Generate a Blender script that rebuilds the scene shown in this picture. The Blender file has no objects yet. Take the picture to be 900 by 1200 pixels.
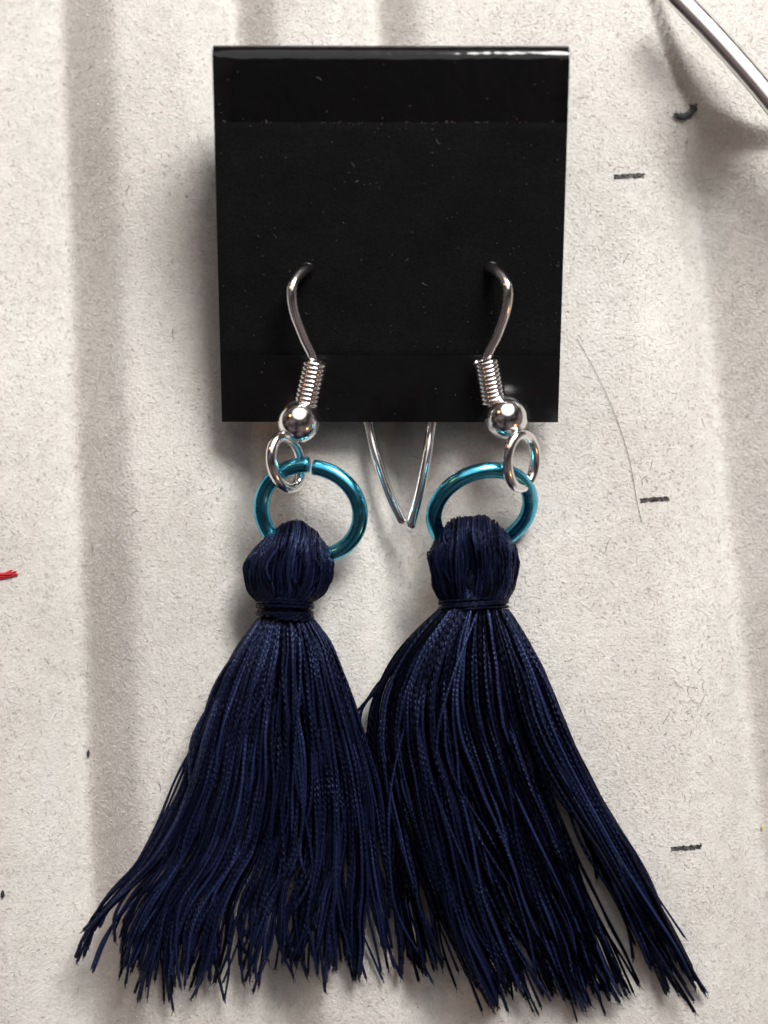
import bpy, math, random
import numpy as np
from mathutils import Vector

scene = bpy.context.scene
rng = np.random.default_rng(7)
random.seed(7)
MM = 0.001

# ------------------------------------------------------------------ camera
# phone camera, about 11 cm above the board, tipped 5 degrees; all building below is in millimetres
D = 110.0
TILT = math.radians(5.0)
LENS = 4.15
FPX = 15.75 * D                      # focal length in pixels of a 900 x 1200 frame
cam_pos = np.array([0.0, -D * math.sin(TILT), D * math.cos(TILT)])
cam = bpy.data.objects.new('camera', bpy.data.cameras.new('camera'))
scene.collection.objects.link(cam)
cam.location = Vector(cam_pos * MM)
cam.rotation_euler = (TILT, 0, 0)
cam.data.sensor_fit = 'VERTICAL'
cam.data.lens = LENS
cam.data.sensor_height = LENS * 1200 / FPX
cam.data.sensor_width = LENS * 900 / FPX
cam.data.clip_start = 0.005
cam.data.clip_end = 20.0
cam.data.dof.use_dof = True
cam.data.dof.focus_distance = 0.1082
cam.data.dof.aperture_fstop = 1.5
scene.camera = cam

# ------------------------------------------------------------------ world and lamps (indoors, evening room)
w = bpy.data.worlds.new('World'); scene.world = w; w.use_nodes = True
bg = w.node_tree.nodes['Background']
# a dim evening room: uneven brownish surroundings
wn = w.node_tree; wt = wn.nodes.new('ShaderNodeTexCoord'); wz = wn.nodes.new('ShaderNodeTexNoise')
wz.inputs['Scale'].default_value = 1.7; wz.inputs['Detail'].default_value = 2
wr = wn.nodes.new('ShaderNodeValToRGB'); wn.links.new(wt.outputs['Generated'], wz.inputs['Vector']); wn.links.new(wz.outputs['Fac'], wr.inputs[0]); wn.links.new(wr.outputs[0], bg.inputs['Color'])
wr.color_ramp.elements[0].position = .38; wr.color_ramp.elements[0].color = (.014, .010, .010, 1)
wr.color_ramp.elements[1].position = .66; wr.color_ramp.elements[1].color = (.165, .132, .132, 1)
bg.inputs['Strength'].default_value = 1.0

def lamp(name, kind, direction, dist, power, color, size):
    l = bpy.data.lights.new(name, kind)
    l.energy = power; l.color = color
    if kind == 'AREA':
        l.shape = 'DISK'; l.size = size
    else:
        l.shadow_soft_size = size
    o = bpy.data.objects.new(name, l); scene.collection.objects.link(o)
    d = Vector(direction).normalized()
    o.location = d * dist
    o.rotation_euler = d.to_track_quat('Z', 'Y').to_euler()
    return o

lamp('desk_lamp', 'AREA', (0.30, 0.68, 0.70), 0.27, 1.08, (0.995, 0.985, 0.955), 0.125)
lamp('silver_fill', 'AREA', (0.08, 0.55, 0.83), 0.85, 3.4, (1.0, 0.97, 0.96), 1.1)  # added broad fill, no known fixture; gives the silver bright reflections
lamp('warm_bulb', 'POINT', (-0.65, 0.36, 0.66), 0.55, 0.60, (1.0, 0.42, 0.14), 0.032)
lamp('warm_bulb', 'POINT', (0.66, -0.62, 0.32), 0.60, 0.45, (1.0, 0.42, 0.14), 0.032)

scene.view_settings.view_transform = 'Standard'
scene.view_settings.look = 'None'
scene.view_settings.exposure = 0.0
scene.view_settings.gamma = 1.0
scene.view_settings.use_curve_mapping = False

# ------------------------------------------------------------------ helpers
cT, sT = math.cos(TILT), math.sin(TILT)
def at(px, py, z):
    """photo pixel + height above the board (mm) -> point (mm)"""
    dx = (px - 450.0) / FPX; dy = -(py - 600.0) / FPX
    d = np.array([dx, dy * cT + sT, dy * sT - cT])
    return cam_pos + d * ((z - cam_pos[2]) / d[2])
def at_many(px, py, z):
    px, py, z = np.broadcast_arrays(np.asarray(px, float), np.asarray(py, float), np.asarray(z, float))
    dx = (px - 450.0) / FPX; dy = -(py - 600.0) / FPX
    d = np.stack([dx, dy * cT + sT, dy * sT - cT], -1)
    return cam_pos + d * ((z - cam_pos[2]) / d[..., 2])[..., None]

def mesh_obj(name, verts, faces, mat, parent=None, smooth=True, uv=None, col=None):
    """verts in mm; faces: list of tuples or an (n, k) array"""
    me = bpy.data.meshes.new(name)
    v = np.asarray(verts, np.float32) * MM
    if isinstance(faces, np.ndarray):
        n, k = faces.shape
        me.vertices.add(len(v)); me.vertices.foreach_set('co', v.ravel())
        me.loops.add(n * k); me.loops.foreach_set('vertex_index', faces.astype(np.int32).ravel())
        me.polygons.add(n)
        me.polygons.foreach_set('loop_start', np.arange(0, n * k, k, dtype=np.int32))
        me.polygons.foreach_set('loop_total', np.full(n, k, np.int32))
        me.update(calc_edges=True)
    else:
        me.from_pydata([tuple(map(float, p)) for p in v], [], faces)
        me.update()
    if smooth:
        me.polygons.foreach_set('use_smooth', np.ones(len(me.polygons), bool))
    if uv is not None:                       # per-vertex pair kept as a float2 attribute
        a = me.attributes.new('thread', 'FLOAT2', 'POINT'); a.data.foreach_set('vector', np.asarray(uv, np.float32).ravel())
    if col is not None:
        a = me.attributes.new('tone', 'FLOAT', 'POINT'); a.data.foreach_set('value', np.asarray(col, np.float32).ravel())
    me.validate()
    o = bpy.data.objects.new(name, me)
    scene.collection.objects.link(o)
    if mat: me.materials.append(mat)
    if parent: o.parent = parent
    return o

def empty(name, loc):
    o = bpy.data.objects.new(name, None); scene.collection.objects.link(o)
    o.empty_display_size = 0.002
    return o
def tag(o, label=None, cat=None, group=None, kind=None):
    for k, v in (('label', label), ('category', cat), ('group', group), ('kind', kind)):
        if v: o[k] = v
    return o

def spline(pts, n):
    """Catmull-Rom through pts (..., K, D) sampled at n places"""
    P = np.asarray(pts, float); K = P.shape[-2]
    a = 2 * P[..., :1, :] - P[..., 1:2, :]; b = 2 * P[..., -1:, :] - P[..., -2:-1, :]
    P = np.concatenate([a, P, b], -2)
    t = np.linspace(0, K - 1, n); i = np.minimum(t.astype(int), K - 2); f = (t - i)[:, None]
    p0, p1, p2, p3 = (P[..., i + k, :] for k in range(4))
    return 0.5 * (2 * p1 + (p2 - p0) * f + (2 * p0 - 5 * p1 + 4 * p2 - p3) * f ** 2 + (3 * p1 - p0 - 3 * p2 + p3) * f ** 3)

def tubes(paths, radius, sides, ref=(0, 0, 1), twist=None):
    """paths (N, M, 3) -> verts, quads, (angle, length) pairs; open ends closed by shrinking rings"""
    P = np.asarray(paths, float); N, M, _ = P.shape
    T = np.gradient(P, axis=1); T /= np.linalg.norm(T, axis=2, keepdims=True) + 1e-9
    if isinstance(ref, str):                 # parallel transport
        Nn = np.zeros_like(P)
        r0 = np.array([0.31, 0.17, 0.93]) * np.ones((N, 3))
        for m in range(M):
            r0 = r0 - (r0 * T[:, m]).sum(1, keepdims=True) * T[:, m]
            r0 /= np.linalg.norm(r0, axis=1, keepdims=True) + 1e-9
            Nn[:, m] = r0
    else:
        R = np.array(ref, float)
        Nn = R - (T @ R)[..., None] * T; Nn /= np.linalg.norm(Nn, axis=2, keepdims=True) + 1e-9
    B = np.cross(T, Nn)
    r = np.broadcast_to(np.asarray(radius, float), (N, M)) if np.ndim(radius) else np.full((N, M), float(radius))
    th = np.arange(sides) * 2 * math.pi / sides
    V = P[:, :, None] + r[:, :, None, None] * (np.cos(th)[None, None, :, None] * Nn[:, :, None] + np.sin(th)[None, None, :, None] * B[:, :, None])
    idx = np.arange(N * M * sides).reshape(N, M, sides); nx = np.roll(idx, -1, 2)
    F = np.stack([idx[:, :-1], nx[:, :-1], nx[:, 1:], idx[:, 1:]], -1).reshape(-1, 4)
    seg = np.linalg.norm(np.diff(P, axis=1), axis=2)
    L = np.concatenate([np.zeros((N, 1)), np.cumsum(seg, 1)], 1)
    UV = np.stack(np.broadcast_arrays(np.broadcast_to(th / (2 * math.pi), (N, M, sides)), L[:, :, None]), -1).reshape(-1, 2)
    return V.reshape(-1, 3), F, UV

def wire(name, path, radius, mat, parent=None, sides=14, taper=True, cut=False):
    p = np.asarray(path, float)[None]
    M = p.shape[1]
    r = np.full((1, M), float(radius))
    if taper: # rounded tips
        e0 = p[:, :1] + (p[:, :1] - p[:, 1:2]) * 0.02; e1 = p[:, -1:] + (p[:, -1:] - p[:, -2:-1]) * 0.02
        d0 = p[:, 0] - p[:, 1]; d0 /= np.linalg.norm(d0); d1 = p[:, -1] - p[:, -2]; d1 /= np.linalg.norm(d1)
        p = np.concatenate([(p[:, 0] + d0 * radius * .5)[:, None], (p[:, 0] + d0 * radius * .42)[:, None], p, (p[:, -1] + d1 * radius * .42)[:, None], (p[:, -1] + d1 * radius * .5)[:, None]], 1)
        k_ = .93 if cut else .6; r = np.concatenate([[[radius * .03, radius * k_]], r, [[radius * k_, radius * .03]]], 1)
        if cut: p[:, 0] = p[:, 2] + d0 * radius * .13; p[:, 1] = p[:, 2] + d0 * radius * .12; p[:, -1] = p[:, -3] + d1 * radius * .13; p[:, -2] = p[:, -3] + d1 * radius * .12
    v, f, _ = tubes(p, r, sides, 'transport')
    return mesh_obj(name, v, f, mat, parent)

def ring_path(center, u, v, a0, a1, n):
    a = np.linspace(a0, a1, n)[:, None]
    return np.asarray(center) + np.cos(a) * np.asarray(u) + np.sin(a) * np.asarray(v)
def closed_ring(name, center, u, v, radius, mat, parent, n=72, sides=14):
    p = ring_path(center, u, v, 0, 2 * math.pi, n + 1)[:-1]
    a = np.linspace(0, 2 * math.pi, n + 1)[:-1][:, None]
    T = -np.sin(a) * np.asarray(u) + np.cos(a) * np.asarray(v); T /= np.linalg.norm(T, axis=1, keepdims=True)
    nrm = np.cross(u, v); nrm /= np.linalg.norm(nrm); B = np.cross(T, nrm)
    th = np.arange(sides) * 2 * math.pi / sides
    V = p[:, None] + radius * (np.cos(th)[None, :, None] * nrm + np.sin(th)[None, :, None] * B[:, None])
    idx = np.arange(n * sides).reshape(n, sides); nx = np.roll(idx, -1, 1)
    F = np.stack([idx, nx, np.roll(nx, -1, 0), np.roll(idx, -1, 0)], -1).reshape(-1, 4)
    return mesh_obj(name, V.reshape(-1, 3), F, mat, parent)

# ------------------------------------------------------------------ materials
def material(name, color=(.5, .5, .5), rough=.5, metal=0., **kw):
    m = bpy.data.materials.new(name); m.use_nodes = True
    b = m.node_tree.nodes['Principled BSDF']
    b.inputs['Base Color'].default_value = (*color, 1)
    b.inputs['Roughness'].default_value = rough; b.inputs['Metallic'].default_value = metal
    for k, v in kw.items(): b.inputs[k].default_value = v
    return m
def nodes(m): return m.node_tree.nodes, m.node_tree.links, m.node_tree.nodes['Principled BSDF']
def math_node(nt, op, a, b=None, c=None):
    n = nt.nodes.new('ShaderNodeMath'); n.operation = op
    for i, x in enumerate((a, b, c)):
        if x is None: continue
        if isinstance(x, (int, float)): n.inputs[i].default_value = x
        else: nt.links.new(x, n.inputs[i])
    return n.outputs[0]
def noise(nt, coord, scale, detail=3, rough=.55):
    n = nt.nodes.new('ShaderNodeTexNoise'); n.inputs['Scale'].default_value = scale
    n.inputs['Detail'].default_value = detail; n.inputs['Roughness'].default_value = rough
    nt.links.new(coord, n.inputs['Vector']); return n.outputs['Fac']
def ramp(nt, fac, stops):
    r = nt.nodes.new('ShaderNodeValToRGB'); nt.links.new(fac, r.inputs[0])
    e = r.color_ramp.elements
    e[0].position, e[0].color = stops[0][0], (*stops[0][1], 1); e[1].position, e[1].color = stops[1][0], (*stops[1][1], 1)
    for p, c in stops[2:]:
        x = e.new(p); x.color = (*c, 1)
    return r.outputs['Color']
def bump(nt, height, strength, dist):
    b = nt.nodes.new('ShaderNodeBump'); b.inputs['Strength'].default_value = strength; b.inputs['Distance'].default_value = dist
    nt.links.new(height, b.inputs['Height']); return b.outputs['Normal']

# flocked board
M_board = material('flocked_board', rough=.95)
nt = M_board.node_tree; ns, ls, bs = nodes(M_board)
tc = ns.new('ShaderNodeTexCoord').outputs['Object']
fine = noise(nt, tc, 4200, 3, .7); mid = noise(nt, tc, 900, 3, .6); big = noise(nt, tc, 55, 3)
mix = math_node(nt, 'ADD', math_node(nt, 'MULTIPLY', fine, .34), math_node(nt, 'ADD', math_node(nt, 'MULTIPLY', mid, .26), math_node(nt, 'MULTIPLY', big, .40)))
ls.new(ramp(nt, mix, [(.36, (.475, .452, .422)), (.64, (.69, .672, .64))]), bs.inputs['Base Color'])
ls.new(bump(nt, fine, .55, .0002), bs.inputs['Normal'])
bs.inputs['Sheen Weight'].default_value = .15; bs.inputs['Specular IOR Level'].default_value = .2

M_fibre = material('flock_fibre', rough=.45)
nt = M_fibre.node_tree; ns, ls, bs = nodes(M_fibre)
a = ns.new('ShaderNodeAttribute'); a.attribute_name = 'tone'
ls.new(ramp(nt, a.outputs['Fac'], [(0, (.38, .345, .31)), (1, (.92, .89, .85)), (.6, (.62, .59, .55))]), bs.inputs['Base Color'])

M_ink = material('black_print', (.022, .02, .022), .9)
nt = M_ink.node_tree; ns, ls, bs = nodes(M_ink)
tc = ns.new('ShaderNodeTexCoord').outputs['Object']
ls.new(ramp(nt, noise(nt, tc, 5200, 2), [(.42, (.012, .011, .013)), (.75, (.14, .13, .12))]), bs.inputs['Base Color'])

M_plastic = material('black_plastic', (.0035, .0035, .004), .16, **{'Specular IOR Level': .45})
nt = M_plastic.node_tree; ns, ls, bs = nodes(M_plastic)
tc = ns.new('ShaderNodeTexCoord').outputs['Object']
ls.new(bump(nt, noise(nt, tc, 210, 3), .5, .0004), bs.inputs['Normal'])
rr = noise(nt, tc, 700, 4)
sy = ns.new('ShaderNodeSeparateXYZ'); ls.new(tc, sy.inputs[0])
mr = ns.new('ShaderNodeMapRange'); ls.new(sy.outputs['Y'], mr.inputs['Value'])   # handled lower edge is scuffed, folded top still glossy
for k_, v_ in (('From Min', .012), ('From Max', .030), ('To Min', .24), ('To Max', .05)): mr.inputs[k_].default_value = v_
ls.new(math_node(nt, 'MULTIPLY_ADD', rr, .10, mr.outputs['Result']), bs.inputs['Roughness'])

M_flock = material('black_flocking', (.004, .004, .0045), .95, **{'Specular IOR Level': .12, 'Sheen Weight': .012, 'Sheen Roughness': .4})
nt = M_flock.node_tree; ns, ls, bs = nodes(M_flock)
tc = ns.new('ShaderNodeTexCoord').outputs['Object']
n1 = noise(nt, tc, 5200, 3, .7); n2 = noise(nt, tc, 300, 3)
ls.new(ramp(nt, math_node(nt, 'MULTIPLY', n1, math_node(nt, 'ADD', n2, .5)), [(.35, (.0018, .0018, .002)), (.85, (.0075, .0075, .008))]), bs.inputs['Base Color'])
ls.new(bump(nt, n1, .35, .0002), bs.inputs['Normal'])

M_dust = material('pale_dust', (.16, .155, .15), .8)
M_silver = material('polished_silver', (.95, .935, .925), .07, 1.0)
nt = M_silver.node_tree; ns, ls, bs = nodes(M_silver)
tc = ns.new('ShaderNodeTexCoord').outputs['Object']
ls.new(math_node(nt, 'MULTIPLY_ADD', noise(nt, tc, 900, 4), .18, .05), bs.inputs['Roughness'])
ls.new(bump(nt, noise(nt, tc, 420, 2), .12, .0002), bs.inputs['Normal'])
M_steel = material('brushed_steel', (.86, .84, .83), .24, 1.0)
nt = M_steel.node_tree; ns, ls, bs = nodes(M_steel)
tc = ns.new('ShaderNodeTexCoord').outputs['Object']
ls.new(math_node(nt, 'MULTIPLY_ADD', noise(nt, tc, 500, 3), .16, .16), bs.inputs['Roughness'])
M_teal = material('teal_anodised', (.018, .25, .40), .16, 1.0)
nt = M_teal.node_tree; ns, ls, bs = nodes(M_teal)
tc = ns.new('ShaderNodeTexCoord').outputs['Object']
ls.new(ramp(nt, noise(nt, tc, 420, 3), [(.30, (.05, .36, .54)), (.62, (.12, .58, .80)), (.75, (.22, .50, .66))]), bs.inputs['Base Color'])
ls.new(math_node(nt, 'MULTIPLY_ADD', noise(nt, tc, 1300, 4), .30, .08), bs.inputs['Roughness'])
ls.new(bump(nt, noise(nt, tc, 500, 2), .2, .0002), bs.inputs['Normal'])

def thread_material(name, dark, light):
    m = material(name, dark, .34, **{'Specular IOR Level': .75, 'Sheen Weight': .0})
    nt = m.node_tree; ns, ls, bs = nodes(m)
    a = ns.new('ShaderNodeAttribute'); a.attribute_name = 'thread'
    s = ns.new('ShaderNodeSeparateXYZ'); ls.new(a.outputs['Vector'], s.inputs[0])
    t = ns.new('ShaderNodeAttribute'); t.attribute_name = 'tone'
    # two plies twisted round each other: helical relief
    ph = math_node(nt, 'MULTIPLY_ADD', math_node(nt, 'MULTIPLY', s.outputs['Y'], math_node(nt, 'MULTIPLY_ADD', t.outputs['Fac'], .7, .6)), 2 * math.pi * 2 / 0.8, math_node(nt, 'MULTIPLY_ADD', s.outputs['X'], 2 * math.pi * 2, math_node(nt, 'MULTIPLY', t.outputs['Fac'], 40.0)))
    h = math_node(nt, 'SINE', ph)
    oc = ns.new('ShaderNodeTexCoord').outputs['Object']
    fuzz = noise(nt, oc, 2600, 2); patch = noise(nt, oc, 420, 2)
    hh = math_node(nt, 'ADD', math_node(nt, 'MULTIPLY', h, math_node(nt, 'MULTIPLY', math_node(nt, 'MULTIPLY', patch, patch), math_node(nt, 'SUBTRACT', 1.55, t.outputs['Fac']))), math_node(nt, 'MULTIPLY', fuzz, 1.2))
    ls.new(bump(nt, hh, .8, .00008), bs.inputs['Normal'])
    ls.new(math_node(nt, 'MULTIPLY_ADD', t.outputs['Fac'], .75, .06), bs.inputs['Specular IOR Level'])
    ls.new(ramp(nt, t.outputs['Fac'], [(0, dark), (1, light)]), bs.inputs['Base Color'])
    bs.inputs['Specular Tint'].default_value = (.42, .53, 1.0, 1)
    return m
M_thread = thread_material('navy_thread', (.0014, .0015, .0035), (.0115, .0175, .060))
M_core = material('navy_core', (.004, .005, .018), .7)

# ------------------------------------------------------------------ the bead board: channels and a raised pad, flocked
GX, GY, ST = 72.0, 78.0, 0.3
gx = np.arange(-GX, GX + ST / 2, ST); gy = np.arange(-GY, GY + ST / 2, ST)
XX, YY = np.meshgrid(gx, gy)          # rows: y
H = np.zeros_like(XX)
# channel floors: (pixel x of the floor line at photo row 0, at row 1000)
lines = [(-132, -106), (60, 94), (270, 316), (438, 500), (616, 690), (806, 906), (985, 1100), (1170, 1300)]
DEPTH = [3.6, 3.7, 3.0, 3.2, 0.0, 4.0, 3.6, 3.6]
A_W, B_W = 6.2, 4.4
for (x0, x1), dep in zip(lines, DEPTH):
    if dep == 0: continue
    p0, p1 = at(x0, 0, 0), at(x1, 1000, 0)
    xl = p0[0] + (YY - p0[1]) * (p1[0] - p0[0]) / (p1[1] - p0[1])
    s = XX - xl
    bw = B_W + (1.0 if x0 > 700 else .4 if x0 < 100 else -.9)
    aw = A_W if x0 < 100 or x0 > 700 else 3.4
    if 700 < x0 < 900:   # this channel runs out at the raised pad
        yf = at(0, 120, 0)[1]; f_ = np.clip((yf - YY) / 7.0, 0, 1); dep = dep * f_ * f_ * (3 - 2 * f_)
    left = -dep * np.clip((s + aw) / aw, 0, 1) ** 1.5
    right = -dep * np.clip(1 - s / bw, 0, 1) ** 1.15
    H += np.where(s < 0, left, right)
# soften
k = np.exp(-0.5 * (np.arange(-5, 6) * ST / 0.45) ** 2); k /= k.sum()
pad = np.pad(H, 5, mode='edge')
pad = sum(k[i] * pad[:, i:i + H.shape[1]] for i in range(11))
H = sum(k[i] * pad[i:i + H.shape[0], :] for i in range(11))
# raised pad with a rounded corner, upper right
pc = np.array([at(x, y, 0)[:2] for x, y in [(735, -420), (742, -160), (755, -60), (766, 0), (786, 62), (806, 108), (826, 136), (852, 152), (890, 163), (960, 172), (1100, 176), (1500, 180)]])
pc = spline(pc, 260)
near = (XX > pc[:, 0].min() - 5) & (YY > pc[:, 1].min() - 5)
q = np.stack([XX[near], YY[near]], -1)
best = np.full(len(q), 1e9); sgn = np.zeros(len(q)); slope = np.zeros(len(q))
tan = np.gradient(pc, axis=0)
for k in range(len(pc)):
    d = q - pc[k]; r2 = (d ** 2).sum(1); c = tan[k, 0] * d[:, 1] - tan[k, 1] * d[:, 0]
    m = r2 < best; best[m] = r2[m]; sgn[m] = np.sign(c[m]); slope[m] = k / len(pc)
sd = np.sqrt(best) * sgn
wid = np.interp(slope, [0, .3, .45, .62, 1], [.5, .5, .7, 1.5, 1.9])
tt = np.clip(sd / wid + .5, 0, 1)
hp = H[near]; plate = 1.05
sm = tt * tt * (3 - 2 * tt)
H[near] = hp * (1 - sm) + plate * sm
# gentle unevenness of moulded foam
for _ in range(14):
    kx, ky, p = rng.normal(0, .35), rng.normal(0, .22), rng.uniform(0, 6.28)
    H += .025 * np.sin(kx * XX + ky * YY + p)
def height(x, y):
    fx = np.clip((np.asarray(x) + GX) / ST, 0, len(gx) - 1.001); fy = np.clip((np.asarray(y) + GY) / ST, 0, len(gy) - 1.001)
    i, j = fx.astype(int), fy.astype(int); u, v = fx - i, fy - j
    return (H[j, i] * (1 - u) + H[j, i + 1] * u) * (1 - v) + (H[j + 1, i] * (1 - u) + H[j + 1, i + 1] * u) * v
def on_board(px, py, lift=0.):
    """pixel -> point on the board surface"""
    z = np.zeros(np.shape(px))
    for _ in range(6):
        p = at_many(px, py, z + lift); z = height(p[..., 0], p[..., 1])
    return at_many(px, py, z + lift)

nY, nX = H.shape
V = np.stack([XX, YY, H], -1).reshape(-1, 3)
idx = np.arange(nX * nY).reshape(nY, nX)
F = np.stack([idx[:-1, :-1], idx[:-1, 1:], idx[1:, 1:], idx[1:, :-1]], -1).reshape(-1, 4)
rim = np.concatenate([idx[0, :], idx[1:, -1], idx[-1, -2::-1], idx[-2:0:-1, 0]])
low = V[rim].copy(); low[:, 2] = -7.0
lo = np.arange(len(rim)) + len(V); nxt = np.roll(np.arange(len(rim)), -1)
side = np.stack([rim, lo, lo[nxt], rim[nxt]], -1)
V = np.concatenate([V, low])
board = mesh_obj('bead_board', V, np.concatenate([F, side]), M_board)
tag(board, 'pale grey flocked bead board with soft channels under the earrings', kind='structure')

# flock fibres on the part of the board the photograph shows
NF = 120000
fx = rng.uniform(-37, 37, NF); fy = rng.uniform(-45, 46, NF)
wear = sum(np.sin(rng.normal(0, .5) * fx + rng.normal(0, .5) * fy + rng.uniform(0, 6.3)) for _ in range(7)) / 7   # thinner where the pile is rubbed
keep = rng.uniform(-.5, .5, NF) < wear * .7 + .36
fx, fy = fx[keep], fy[keep]; NF = len(fx)
fl = rng.uniform(.14, .42, NF); az = rng.uniform(0, 2 * math.pi, NF); el = np.abs(rng.normal(0, .2, NF))
base = np.stack([fx, fy, height(fx, fy) - .01], -1)
dirv = np.stack([np.cos(az) * np.cos(el), np.sin(az) * np.cos(el), np.sin(el)], -1)
tip = base + dirv * fl[:, None]
tip[:, 2] = np.maximum(tip[:, 2], height(tip[:, 0], tip[:, 1]) + rng.uniform(.0, .04, NF))
midp = (base + tip) / 2; midp[:, 2] = np.maximum(midp[:, 2], height(midp[:, 0], midp[:, 1]) + .012)
rad = rng.uniform(.009, .019, NF)[:, None] * np.array([.7, 1., .5])
v, f, _ = tubes(np.stack([base, midp, tip], 1), rad, 3)
tone = np.repeat(np.clip(rng.normal(.5, .32, NF), 0, 1), 9)
tag(mesh_obj('flock_fibres', v, f, M_fibre, board, col=tone), kind='stuff')

# printed inch ticks
for (x0, y0, x1, y1) in ((720, 207, 755, 205.5), (750, 586.5, 784, 584), (786, 995, 821, 992)):
    n = 26
    s = np.linspace(0, 1, n); rows = []
    for e in (-1, -.33, .33, 1):
        jy = e * 2.6 + rng.normal(0, .6, n) * abs(e)
        jx = np.where(s == 0, rng.normal(0, .9), 0) + np.where(s == 1, rng.normal(0, .9), 0)
        rows.append(on_board(x0 + (x1 - x0) * s + jx, y0 + (y1 - y0) * s + jy, .045))
    V = np.concatenate(rows); idx = np.arange(4 * n).reshape(4, n)
    F = np.stack([idx[:-1, :-1], idx[1:, :-1], idx[1:, 1:], idx[:-1, 1:]], -1).reshape(-1, 4)
    mesh_obj('tick_mark', V, F, M_ink, board)

# ------------------------------------------------------------------ earring card
Z_BOT = 2.7
def width_at(z, l, r): return at(r[0], r[1], z)[0] - at(l[0], l[1], z)[0]
wb = width_at(Z_BOT, (260, 495), (654, 494))
CARD_UP = 6.2
Z_TOP = min(np.linspace(3, 14, 400), key=lambda z: abs(width_at(z, (248, 57), (668, 62)) - wb))
print('card width', wb, 'top height', Z_TOP)
BL, BR = at(260, 495.5, Z_BOT), at(654, 494, Z_BOT)
TL, TR = at(248, 57 - CARD_UP, Z_TOP), at(668, 60 - CARD_UP, Z_TOP)
ux = (BR - BL + TR - TL); ux /= np.linalg.norm(ux)
uy = ((TL + TR) - (BL + BR)) / 2; CH = np.linalg.norm(uy); uy -= ux * (uy @ ux); uy /= np.linalg.norm(uy)
un = np.cross(ux, uy)
CO = (BL + BR) / 2                      # middle of the lower front edge
CW = wb
card_z = lambda px, py, lift=0: None
def on_card(px, py, lift=0.):
    o = CO + un * lift
    dx = (px - 450.0) / FPX; dy = -(py - 600.0) / FPX
    d = np.array([dx, dy * cT + sT, dy * sT - cT])
    return cam_pos + d * (((o - cam_pos) @ un) / (d @ un))
card = empty('earring_card', None)
tag(card, 'square black plastic display card holding both earrings, velvety middle', 'display card')
# profile (along uy, along un): front panel, bend, lip folded back
TH = .38; RB = 1.05
prof_o = [(0, 0)]
prof_o += [(y, 0.0) for y in np.linspace(.02, CH - RB, 10)]
for a in np.linspace(0, math.radians(112), 12)[1:]:
    prof_o.append((CH - RB + RB * math.sin(a), -RB + RB * math.cos(a)))
a = math.radians(112); ly, ln = prof_o[-1]
lip = (Z_TOP - 3.0) * 0.86
for s in np.linspace(0, 1, 5)[1:]:
    prof_o.append((ly + math.cos(a) * lip * s, ln - math.sin(a) * lip * s))
prof = np.array(prof_o)
t = np.gradient(prof, axis=0); t /= np.linalg.norm(t, axis=1, keepdims=True)
inner = prof + np.stack([t[:, 1], -t[:, 0]], -1) * TH
loop = np.concatenate([prof, inner[::-1]])
NX = 16
xs = np.linspace(-CW / 2, CW / 2, NX)
V = np.concatenate([CO + ux * x + loop[:, :1] * uy + loop[:, 1:] * un for x in xs])
m = len(loop); idx = np.arange(NX * m).reshape(NX, m); nx = np.roll(idx, -1, 1)
F = np.stack([idx[:-1], idx[1:], nx[1:], nx[:-1]], -1).reshape(-1, 4)
h = m // 2
cap0 = np.array([[i, i + 1, m - 2 - i, m - 1 - i] for i in range(h - 1)]); cap1 = cap0[:, ::-1] + (NX - 1) * m
po = mesh_obj('plastic_panel', V, np.concatenate([F, cap0, cap1]), M_plastic, card)
mod = po.modifiers.new('bevel', 'BEVEL'); mod.width = .00006; mod.segments = 2; mod.limit_method = 'ANGLE'; mod.angle_limit = math.radians(50)
# flocked middle
y0 = (on_card(455, 416) - CO) @ uy; y1 = (on_card(455, 143.5) - CO) @ uy
nx_, ny_ = 80, 60
gxx, gyy = np.meshgrid(np.linspace(-CW / 2 + .05, CW / 2 - .05, nx_), np.linspace(y0, y1, ny_))
edge = np.minimum.reduce([np.arange(nx_)[None, :] * np.ones((ny_, 1)), nx_ - 1 - np.arange(nx_)[None, :] * np.ones((ny_, 1)), np.arange(ny_)[:, None] * np.ones((1, nx_)), ny_ - 1 - np.arange(ny_)[:, None] * np.ones((1, nx_))])
gzz = np.where(edge == 0, .004, .06) + rng.normal(0, .008, edge.shape) * (edge > 0)
gyy = gyy + np.where(np.arange(ny_)[:, None] >= ny_ - 2, rng.normal(0, .012, nx_)[None, :], 0)
V = CO + gxx[..., None] * ux + gyy[..., None] * uy + gzz[..., None] * un
idx = np.arange(nx_ * ny_).reshape(ny_, nx_)
F = np.stack([idx[:-1, :-1], idx[:-1, 1:], idx[1:, 1:], idx[1:, :-1]], -1).reshape(-1, 4)
mesh_obj('flocked_panel', V.reshape(-1, 3), F, M_flock, card)
# punched holes the hooks pass through
for hx, hy in ((359, 316), (576, 315)):
    closed_ring('hole_rim', on_card(hx, hy, .10), ux * .50, uy * .46, .06, M_plastic, card, 28, 8)
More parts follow.
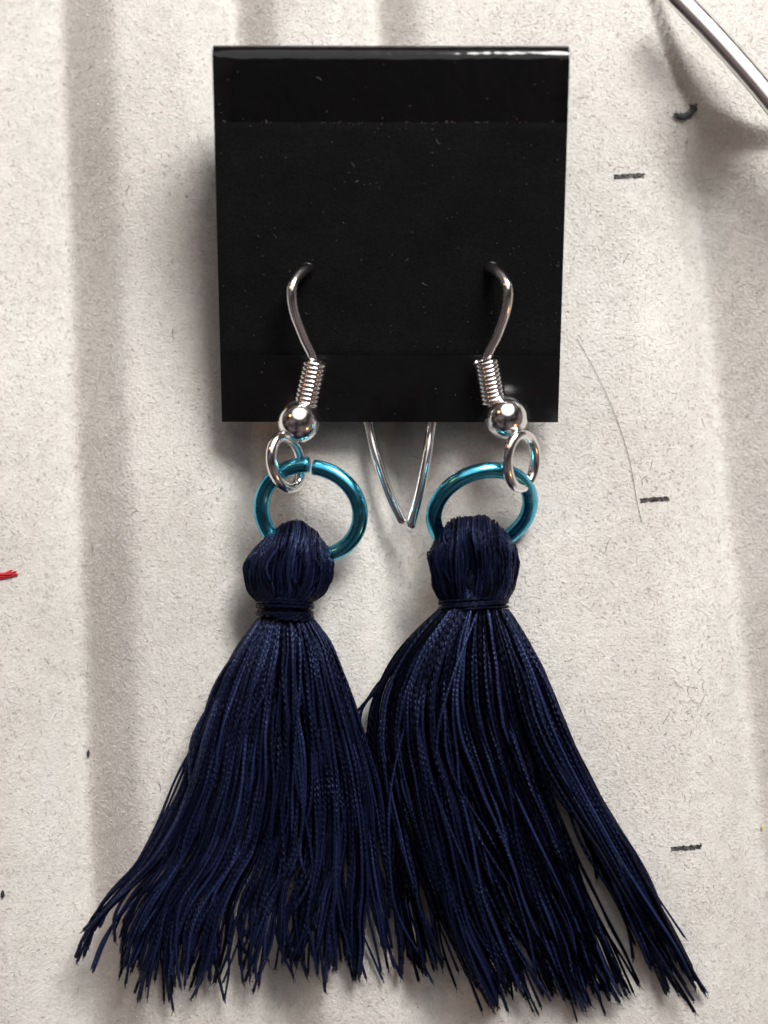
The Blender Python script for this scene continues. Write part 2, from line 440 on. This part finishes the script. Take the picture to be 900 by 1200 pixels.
# dust and lint caught on the card
def lint(spots, lens, rad, lift):
    P = []
    for (c, e1, e2, n), L in zip(spots, lens):
        a = rng.uniform(0, 2 * math.pi); d = math.cos(a) * e1 + math.sin(a) * e2; b = -math.sin(a) * e1 + math.cos(a) * e2
        s = np.linspace(-.5, .5, 5)[:, None]; bend = rng.normal(0, .35)
        P.append(c + d * s * L + b * bend * L * (s ** 2 - .1) + n * lift)
    return tubes(np.array(P), rad, 4)
sp = []; ln = []
for i in range(190):
    if i < 30: yy = y1 + rng.normal(0, .06)
    else: yy = rng.uniform(.1, CH - .8)
    xx = rng.uniform(-CW / 2 + .3, CW / 2 - .3)
    sp.append((CO + ux * xx + uy * yy, ux, uy, un)); ln.append(rng.uniform(.04, .14) if rng.random() < .93 else rng.uniform(.2, .5))
v, f, _ = lint(sp, ln, .011, .13)
tag(mesh_obj('dust', v, f, M_dust, card), kind='stuff')

# ------------------------------------------------------------------ earrings
def tube_threads(paths, rad, tones, name, mat, parent, ref=(0, 0, 1), sides=5, extra=None, extra_tone=0.):
    N, M, _ = paths.shape
    r = np.full((N, M), rad) * rng.uniform(.75, 1.2, (N, 1)) * (1 + .14 * np.sin(np.linspace(0, 1, M)[None] * rng.uniform(15, 45, (N, 1)) + rng.uniform(0, 6, (N, 1)))); paths = np.concatenate([paths, paths[:, -1:] * 1.02 - paths[:, -2:-1] * .02], 1); M += 1; r = np.concatenate([r, r[:, -1:] * .05], 1); r[:, 0] *= .6
    v, f, uv = tubes(paths, r, sides, ref)
    col = np.repeat(tones, M * sides)
    if extra is not None:
        ev, ef = extra
        f = np.concatenate([f, ef + len(v)]); v = np.concatenate([v, ev])
        uv = np.concatenate([uv, np.zeros((len(ev), 2))]); col = np.concatenate([col, np.full(len(ev), extra_tone)])
    return mesh_obj(name, v, f, mat, parent, uv=uv, col=col)

def blob(c, rx, ry, rz, nu=20, nv=12):
    th = np.linspace(0, 2 * math.pi, nu, endpoint=False); ph = np.linspace(.05, math.pi - .05, nv)
    V = np.stack([c[0] + rx * np.outer(np.sin(ph), np.cos(th)), c[1] + ry * np.outer(np.cos(ph), np.ones(nu)), c[2] + rz * np.outer(np.sin(ph), np.sin(th))], -1).reshape(-1, 3)
    idx = np.arange(nu * nv).reshape(nv, nu); nx = np.roll(idx, -1, 1)
    return V, np.stack([idx[:-1], nx[:-1], nx[1:], idx[1:]], -1).reshape(-1, 4)

def head(bundles, core, parent):
    """loops of thread folded over the jump ring; bundle = (count, xn, wn, yn, xb, wb, yb, xt, wt, yt, zc, dz, dip)"""
    P = []
    for (cnt, xn, wn, yn, xb, wbb, yb, xt, wt, yt, zc, dz, dip) in bundles:
        for i in range(cnt):
            u = (i + .5) / cnt * 2 - 1 + rng.normal(0, .03); u = max(-1, min(1, u))
            u2 = math.sin(u * math.pi / 2)
            c = math.sqrt(max(0.02, 1 - u2 * u2 * .93)); lay = rng.uniform(.86, 1.03)
            j = lambda s: rng.normal(0, s)
            yt_u = yt + 2.0 * dip * math.sin(7 * u2 + xb) + (yb - yt) * .85 * (1 - math.sqrt(max(0, 1 - min(1, abs(u2)) ** 2)))
            d = dz * c * lay * (1 - .62 * dip * math.exp(-((u2 + .1) / .15) ** 2)) * (1 + .07 * math.sin(9 * u2 + 1.3 * xb) + .05 * math.sin(17 * u2 + xt)); sw = dip * 8 * (.3 - abs(u2)) + 2 * math.sin(5 * u2 + xb) + j(1.5)
            if rng.random() < .05: sw += rng.choice([-1, 1]) * rng.uniform(8, 18); d *= 1.04
            def X(y): f = max(0, (yb - y) / (yb - yt)); return xb + (xt - xb) * f + u2 * wbb * (1 - f * (1 - wt / wbb))
            y4 = yt_u * .62 + yb * .38; y5 = yt_u + (1 - lay) * 40; y6 = yt_u * .5 + yb * .5
            pts = [(xn + u2 * wn, yn, zc + 1.75 * c), (xn + u2 * (wn * .3 + wbb * .7) + (xb - xn) * .6 + j(.8), yn - (yn - yb) * .42, zc + (.35 * 1.75 * c + .65 * d)),
                   (xb + u2 * wbb * lay + j(1.6) + sw * (1 - u2 * u2), yb + j(4), zc + d + j(.05)), (X(y4) + j(1.2) - sw * .5 * (1 - u2 * u2), y4, zc + d * .86),
                   (X(y5) + j(1), y5, zc + .15 * d), (X(y6), y6, zc - d * .6), (xn + u2 * wn, yn, zc - 1.2 * c)]
            P.append([at(*p) for p in pts])
    P = spline(np.array(P), 26)
    z = height(P[..., 0], P[..., 1]) + .12
    P[..., 2] = np.maximum(P[..., 2], z)
    vs, fs, n = [], [], 0
    for (px, py, z, rx, ry, rz) in core:
        v, f = blob(at(px, py, z), rx, ry, rz); vs.append(v); fs.append(f + n); n += len(v)
    tones = np.clip(rng.normal(.32, .22, len(P)), 0, 1)
    return tube_threads(P, .085, tones, 'head', M_thread, parent, 'transport', 5, (np.concatenate(vs), np.concatenate(fs)))

def binding(x, y0, y1, w0, w1, zc, rz, turns, parent, tiltpx=0):
    n = int(turns * 40); a = np.linspace(0, turns * 2 * math.pi, n); s = a / a[-1]
    wv = w0 + (w1 - w0) * s
    P = at_many(x + wv * np.cos(a), y0 + (y1 - y0) * (s + .05 * np.sin(a * .37)) + tiltpx * np.cos(a + .6 * np.sin(a * .21)) + rng.normal(0, .15, n), zc + rz * np.sin(a))
    tones = np.array([.14])
    core = blob(at(x, (y0 + y1) / 2, zc), (w0 + w1) / 2 / 16.0 * .97, abs(y1 - y0) / 16. * .9, rz * .97)
    return tube_threads(P[None], .15, tones, 'neck_binding', M_thread, parent, 'transport', 6, core)

def skirt(n, yl, xl, yr, xr, ends, yn, wn, zc, thick, base, parent, bias, seed, clump=32, gaps=(), strays=()):
    """threads falling from the neck; (xl, xr) the outlines by photo row, ends the lower rim by lateral place"""
    r = np.random.default_rng(seed)
    K = 14
    cl_u = np.sort(np.linspace(-1, 1, clump) + r.normal(0, .5 / clump, clump)); cl_w = np.cumsum(r.normal(0, .026, (clump, K)), 1); cl_e = r.normal(0, 14, clump); cl_t = r.normal(0, .16, clump); cl_z = r.normal(0, .35, clump)
    P = []; tones = []
    for i in range(n):
        u = r.uniform(-1, 1); u = np.sign(u) * abs(u) ** .85
        c = np.argmin(abs(cl_u - u) + r.uniform(0, .16, clump))
        v = r.uniform(0, 1) ** .7
        pull = r.uniform(.3, 1.0)
        stray = r.random() < .13
        tgt = u * (1 - .6 * pull) + cl_u[c] * .6 * pull + (r.normal(0, .16) if stray else r.normal(0, .015))
        ye = np.interp(u, *ends) - 14 + cl_e[c] + r.normal(0, 8) - (r.exponential(42) if r.random() < .55 else 0)
        row = []
        wob = r.normal(0, .05 if not stray else .12); ph = r.uniform(0, 6.28)
        wv = [(r.normal(0, 1.25 if not stray else 3.6), r.uniform(4, 17), r.uniform(0, 6.28)) for _ in range(3)]; wz = [(r.normal(0, .13), r.uniform(5, 20), r.uniform(0, 6.28)) for _ in range(2)]
        for k in range(K):
            s = k / (K - 1)
            y = yn + (ye - yn) * s
            U = u * (1 - s) + tgt * s + (cl_w[c, k] * .8 * s + wob * math.sin(ph + 5 * s) * s) * (1 - .5 * abs(u))
            for (ug, sg, wg) in gaps:
                f_ = min(1, max(0, (s - sg) / (1 - sg))); U += (1 if u > ug else -1) * 1.7 * wg * f_ ** .7 * math.exp(-abs(u - ug) / .2)
            U = max(-1.0, min(1.0, U))
            L, R_ = np.interp(y, yl, xl), np.interp(y, yr, xr)
            x = L + (R_ - L) * (U + 1) / 2 + sum(a_ * math.sin(f_ * s + p_) for a_, f_, p_ in wv) * min(1, s * 3) * (1 - .35 * u * u)
            prof = math.sqrt(max(.03, 1 - min(1, u * u)))
            th = np.interp(s, [0, .12, .35, .7, 1], thick)
            bz = np.interp(s, [0, .25, 1], [zc, base[0], base[1]])
            if s < .01: z = zc + (v * 2 - 1) * thick[0] * .5 * prof
            else: z = bz + th * (v - .5 * (1 - s)) * (.35 + .65 * prof) + cl_z[c] * math.sin(3.1 * s) + sum(a_ * math.sin(f_ * s + p_) for a_, f_, p_ in wz) * min(1, s * 4)
            row.append(at(x, y, z))
        P.append(row); tones.append(np.clip(r.normal(.13 + .15 * v + bias + cl_t[c] * .8, .14) + (r.uniform(.3, .75) if r.random() < .22 else 0), 0, 1))  # brighter tone paints light on upper layers, left tassel and scattered threads
    for st in strays:
        q = spline(np.array([at(*p_) for p_ in st]), K); P.append([p_ for p_ in q]); tones.append(r.uniform(.3, .8))
    P = spline(np.array(P), 44)
    z = height(P[..., 0], P[..., 1]) + .14
    P[..., 2] = np.maximum(P[..., 2], z)
    # loose filaments: frayed tips and fuzz standing off the threads
    n_ = len(P); F_ = []
    for i in range(n_):
        e = P[i, -1]; d = P[i, -1] - P[i, -3]; d /= np.linalg.norm(d)
        for _ in range(3):
            g = d + r.normal(0, .26, 3); L_ = r.uniform(.08, .42)
            F_.append(np.stack([e - d * .25, e + d * .05 + r.normal(0, .04, 3), e + g * L_ * .5, e + g * L_ + r.normal(0, .06, 3)]))
    for _ in range(1500):
        i = r.integers(n_); k_ = r.integers(4, 40); b_ = P[i, k_]; d = P[i, k_ + 1] - b_; d /= np.linalg.norm(d) + 1e-9
        g = d * r.uniform(-.2, 1) + r.normal(0, .55, 3); L_ = r.uniform(.25, .8)
        F_.append(np.stack([b_, b_ + g * L_ * .3 + (0, 0, .1), b_ + g * L_ * .7 + r.normal(0, .08, 3) + (0, 0, .12), b_ + g * L_ + r.normal(0, .12, 3)]))
    F_ = spline(np.array(F_), 6)
    F_[..., 2] = np.maximum(F_[..., 2], height(F_[..., 0], F_[..., 1]) + .04)
    rf = np.concatenate([np.full(n_ * 3, .034), np.full(1500, .011)])[:, None] * np.array([1, 1, .95, .9, .8, .4])
    fv, ff, _ = tubes(F_, rf, 3, 'transport')
    o = tube_threads(P, .109, np.array(tones), 'skirt', M_thread, parent, extra=(fv, ff), extra_tone=.35)
    return tag(o, kind='stuff')

def ear_wire(front, behind, loopc, loopu, loopv, coil, ball, tip, parent):
    path = spline(np.array(front + behind), 120)
    ew = wire('ear_wire', path, .38, M_silver, parent)
    # wrapped coil
    c0, c1 = np.array(coil[0]), np.array(coil[1]); ax = c1 - c0; L = np.linalg.norm(ax); ax /= L
    e1 = np.cross(ax, (0, 0, 1.)); e1 /= np.linalg.norm(e1); e2 = np.cross(ax, e1)
    turns = 10.2; n = int(turns * 26); a = np.linspace(0, turns * 2 * math.pi, n)[:, None] + tip[1]
    R = .75
    P = c0 + ax * L * np.linspace(0, 1, n)[:, None] + R * (np.cos(a) * e1 + np.sin(a) * e2)
    q = np.array([P[0] + (np.array(tip[0]) - P[0]) * s for s in (1.0, .5)])
    wire('coil', np.concatenate([q, P]), .20, M_silver, ew, 10)
    v, f = blob(np.array(ball), 1.56, 1.56, 1.56, 48, 32)
    mesh_obj('bead', v, f, M_silver, ew)
    closed_ring('loop', loopc, loopu, loopv, .41, M_silver, ew)
    return ew

# --- earring on the left
e1_ = empty('tassel_earring', None)
tag(e1_, 'left navy tassel earring, its teal ring nearly round with an open cut on top', 'earring', 'pair of tassel earrings')
cz = lambda px, py, l: on_card(px, py, l)
front = [at(357, 478, 4.5), at(363, 450, 4.7), cz(367, 422, 1.15), cz(356, 396, 1.6), cz(345, 366, 2.1), cz(342, 342, 2.2), cz(346, 328, 1.7), cz(356, 317, .7)]
behind = [cz(367, 316, -.6), cz(388, 338, -1.6), cz(412, 400, -1.7), cz(424, 460, -1.3), at(433, 502, 1.55), at(441, 535, 1.45), at(455, 577, 1.2), at(471, 611.5, .95)]
lc = at(336, 542, 3.5)
ear_wire(front, behind, lc, np.array([-1.0, .12, 1.45]), at(337, 572, 3.1) - lc, (cz(369, 425, 1.1), at(357.5, 477, 4.55)), at(350, 493.5, 4.5), (cz(381, 428, .9), 2.6), e1_)
rc = at(364, 600, 2.7)
a0 = math.radians(84); gap = math.radians(6.5)
ru = (at(422, 602, 3.3) - rc); rv = (at(362, 546.5, 3.7) - rc)
p = ring_path(rc, ru, rv, a0 + gap, a0 + 2 * math.pi - gap * .0, 110)
p += np.linspace(.35, -.15, 110)[:, None] * np.array([0, 0.2, 1.0])
wire('jump_ring', p, .58, M_teal, e1_, 18, cut=True)
t1 = empty('tassel', None); t1.parent = e1_
head([(430, 334, 31, 706, 338, 52, 667, 346, 31, 610, 2.2, 2.3, 0)],
     [(340, 668, 2.1, 2.9, 2.0, 1.8), (347, 645, 2.1, 1.7, 1.9, 1.5), (335, 700, 2.2, 1.8, 1.6, 1.5)], t1)
binding(333.5, 701, 727, 32.5, 32, 2.2, 1.9, 5.3, t1, 2.5)
skirt(360, [725, 750, 790, 830, 870, 920, 970, 1010, 1055, 1080, 1115, 1200], [303, 284, 260, 243, 228, 214, 190, 166, 122, 106, 92, 70],
      [725, 755, 790, 850, 900, 960, 1000, 1060, 1145, 1200], [366, 388, 402, 422, 438, 450, 456, 464, 472, 476],
      ([-1, -.9, -.78, -.62, -.5, -.3, 0, .3, .6, .85, 1], [1112, 1120, 1140, 1172, 1165, 1152, 1148, 1152, 1150, 1138, 1140]),
      724, 30, 2.2, [3.4, 4.2, 3.6, 2.4, 1.5], (1.9, .5), t1, .11, 11, 32, ((-.84, .72, .05), (-.55, .85, .03), (.55, .8, .04), (.2, .88, .03), (.8, .75, .05)),
      [[(312, 728, 3.2), (262, 785, 3.4), (236, 850, 2.6), (214, 905, 1.8), (192, 955, 1.2), (160, 1015, .8)], [(310, 728, 3.0), (256, 795, 3.0), (230, 866, 2.2), (206, 912, 1.6), (183, 968, 1.0), (150, 1030, .6)],
       [(315, 728, 3.4), (270, 790, 3.6), (240, 880, 2.4), (212, 940, 1.6), (186, 990, 1.2), (138, 1048, .8), (98, 1090, .6)],
       [(360, 728, 3.), (392, 800, 3.), (430, 900, 2.6), (440, 1000, 2.0), (446, 1070, 1.4), (455, 1110, 1.0), (471, 1146, .8)],
       [(350, 728, 3.6), (352, 800, 4.4), (345, 900, 3.9), (362, 980, 2.6), (372, 1080, 1.6), (381, 1162, .8)],
       [(330, 728, 3.6), (315, 800, 4.6), (268, 900, 3.4), (262, 980, 2.4), (250, 1100, 1.4), (263, 1172, .8)],
       [(325, 728, 3.6), (300, 800, 4.4), (262, 890, 3.6), (272, 960, 2.9), (290, 1060, 2.), (262, 1150, .9)]])

# --- earring on the right
e2_ = empty('tassel_earring', None)
tag(e2_, 'right navy tassel earring, its teal ring tipped into a slanted oval', 'earring', 'pair of tassel earrings')
front = [at(579, 472, 4.5), at(574, 448, 4.7), cz(571, 419, 1.15), cz(583, 392, 1.6), cz(593, 362, 2.1), cz(595, 340, 2.2), cz(590, 327, 1.7), cz(579, 316, .7)]
behind = [cz(568, 315, -.6), cz(550, 338, -1.6), cz(522, 400, -1.7), cz(511, 460, -1.3), at(505, 502, 1.55), at(501, 530, 1.5), at(492, 577, 1.3), at(481, 617, 1.0)]
lc = at(611, 540, 4.7)
ear_wire(front, behind, lc, np.array([-1.1, .05, 1.2]), at(608, 571, 4.1) - lc, (cz(569.5, 422, 1.1), at(578.5, 471, 4.55)), at(593, 489, 4.7), (cz(557, 427, .9), .5), e2_)
rc = at(565, 598, 2.7)
ru = at(617, 571, 3.3) - rc; ru *= 3.62 / np.linalg.norm(ru)
mv = at(547, 562, 5.0) - rc; mv -= ru * (mv @ ru) / (ru @ ru); mv *= 3.62 / np.linalg.norm(mv)
p = ring_path(rc, ru, mv, math.radians(250), math.radians(250 + 354), 110)
wire('jump_ring', p, .58, M_teal, e2_, 18, cut=True)
t2 = empty('tassel', None); t2.parent = e2_
head([(470, 555, 39, 704, 555, 51, 658, 554, 43, 604, 2.2, 2.45, 1)],
     [(555, 655, 2.0, 2.75, 2.5, .7), (530, 655, 2.1, 1.2, 2.3, 1.6), (582, 655, 2.1, 1.2, 2.3, 1.6), (555, 690, 2.2, 2.3, 2.0, 1.6)], t2)
binding(555, 700, 714, 40, 40, 2.2, 1.85, 3.3, t2, -2.5)
skirt(400, [712, 735, 760, 810, 860, 920, 1000, 1060, 1120, 1200], [516, 492, 468, 438, 428, 436, 450, 462, 482, 512],
      [712, 740, 790, 850, 930, 1000, 1100, 1165, 1200], [594, 612, 640, 664, 702, 740, 792, 826, 842],
      ([-1, -.85, -.6, -.35, 0, .3, .55, .8, .92, 1], [1135, 1158, 1172, 1168, 1165, 1185, 1182, 1168, 1150, 1155]),
      714, 40, 2.2, [3.6, 4.2, 3.6, 2.5, 1.5], (1.9, .5), t2, -.09, 23, 36, ((.62, .40, .10), (.83, .72, .06), (-.75, .86, .04), (-.1, .9, .02), (.3, .88, .03)),
      [[(525, 715, 2.6), (490, 745, 3.0), (452, 790, 2.2), (430, 820, 1.6), (417, 840, 1.2), (428, 862, 1.0)], [(528, 715, 3.0), (484, 752, 3.0), (448, 800, 2.4), (424, 832, 1.6), (424, 870, 1.2), (440, 940, .9)],
       [(588, 715, 3.0), (628, 768, 3.2), (646, 808, 2.8), (664, 850, 2.2), (692, 918, 1.6), (744, 1010, 1.), (802, 1098, .7)],
       [(585, 715, 3.2), (640, 800, 3.4), (690, 920, 2.6), (738, 1010, 1.8), (780, 1090, 1.1), (827, 1161, .7)],
       [(560, 716, 3.8), (528, 800, 4.8), (512, 870, 4.4), (520, 950, 3.4), (536, 1030, 2.4), (550, 1120, 1.2)],
       [(566, 716, 3.8), (572, 820, 4.8), (596, 920, 4.0), (612, 1010, 2.9), (650, 1110, 1.6), (676, 1196, .8)],
       [(520, 716, 3.0), (462, 900, 3.2), (458, 1030, 2.6), (470, 1080, 2.), (492, 1120, 1.2), (506, 1150, .7)]])

# ------------------------------------------------------------------ small things lying about
def chain(name, pix, rad, mat, lift, n=60):
    q = spline(np.array(pix, float), n)
    return wire(name, on_board(q[:, 0], q[:, 1], lift), rad, mat, None, 6)
M_hair = material('dark_hair', (.09, .075, .065), .5)
tag(chain('hair_strand', [(676, 396), (694, 428), (710, 460), (726, 500), (738, 540), (746, 584), (752, 612)], .016, M_hair, .10), 'long thin dark hair curving down beside the card towards a tick mark', 'hair')
M_green = material('grey_green_lint', (.075, .09, .085), .9)
P_ = []
for i in range(34):
    o_ = rng.normal(0, 1.5, (6, 2)) + rng.normal(0, 1.3, 2); q = spline(np.array([(792, 133), (797, 137), (804, 136.5), (811, 132), (814, 127), (811, 123)]) + o_, 20)[rng.integers(0, 5):20 - rng.integers(0, 5)]
    q = spline(q, 16); P_.append(on_board(q[:, 0], q[:, 1], .08 + abs(rng.normal(0, .12))))
v, f, _ = tubes(np.array(P_), .03, 4)
tag(mesh_obj('lint_curl', v, f, M_green), 'dark grey curl of lint by the corner of the raised pad', 'lint')
M_red = material('red_thread', (.52, .015, .03), .7)
P_ = []
for i in range(26):
    o_ = rng.normal(0, 1.5); q = spline(np.array([(-16, 677 + o_), (-6, 676 + o_ + rng.normal(0, .8)), (4, 675 + o_ * .9 + rng.normal(0, .8)), (11, 673.5 + o_ + rng.normal(0, 1)), (17 + rng.normal(0, 2), 672.5 + o_ * 1.3 + rng.normal(0, .8))]), 18)
    P_.append(on_board(q[:, 0], q[:, 1], .06 + abs(rng.normal(0, .13))))
v, f, _ = tubes(np.array(P_), .055, 4)
tag(mesh_obj('thread_scrap', v, f, M_red), 'short scrap of bright red thread at the left edge', 'thread')
M_crumb = material('dark_crumb', (.02, .02, .022), .8)
def crumb(px, py, r, mat, label):
    c = on_board(np.array(px), np.array(py), r * .7)
    v, f = blob(c, r * .7, r * 1.7, r * .7, 9, 6); v += rng.normal(0, r * .12, v.shape)
    return tag(mesh_obj('crumb', v, f, mat), label, 'crumb')
crumb(103.5, 883, .16, M_crumb, 'small black speck beside the left tassel')
crumb(3, 1048, .17, M_crumb, 'small dark speck at the lower left edge of the board')
crumb(893, 970, .13, material('yellow_crumb', (.55, .45, .12), .7), 'tiny yellow crumb at the right edge of the board')
# scattered dark lint fibres
sp = []; ln = []
for i in range(230):
    px, py = rng.uniform(-60, 960), rng.uniform(-60, 1260)
    if i < 26: px, py = rng.normal(808, 16), rng.normal(825, 20)
    elif i < 40: px, py = rng.normal(765, 14), rng.normal(572, 18)
    c = on_board(np.array(px), np.array(py), .06)
    sp.append((c, np.array([1., 0, 0]), np.array([0, 1., 0]), np.array([0, 0, 1.]))); ln.append(rng.uniform(.08, .45) if rng.random() < .85 else rng.uniform(.5, 1.1))
v, f, _ = lint(sp, ln, .014, .03)
tag(mesh_obj('lint_fibres', v, f, M_hair, board), kind='stuff')

# steel rod of a tool reaching in from the upper right
pA, pB = at(783, -22, 4.1), at(989, 222, 5.2)
ax = (pB - pA) / np.linalg.norm(pB - pA); sx = np.cross(ax, (0, 0, 1.)); sx /= np.linalg.norm(sx); sz = np.cross(sx, ax)
sec = []
for a in np.linspace(0, 2 * math.pi, 28, endpoint=False):
    sec.append((.86 * math.cos(a), .66 * math.sin(a)))
sec = np.array(sec)
RL = np.linalg.norm(pB - pA); ring = [pA + ax * t - sx * .5 * (1 - (2 * t / RL - 1) ** 2) + sx * .35 for t in np.linspace(0, np.linalg.norm(pB - pA), 30)]
scl = np.ones(30); scl[0] = .55; scl[-1] = .55
V = np.concatenate([p + sec[:, :1] * sx * k_ + sec[:, 1:] * sz * k_ for p, k_ in zip(ring, scl)])
idx = np.arange(30 * 28).reshape(30, 28); nx = np.roll(idx, -1, 1)
faces = [tuple(int(t) for t in q) for q in np.stack([idx[:-1], nx[:-1], nx[1:], idx[1:]], -1).reshape(-1, 4)] + [tuple(range(27, -1, -1)), tuple(range(29 * 28, 30 * 28))]
tag(mesh_obj('steel_rod', V, faces, M_steel), 'shiny steel rod of a tool crossing the upper right corner', 'tool')
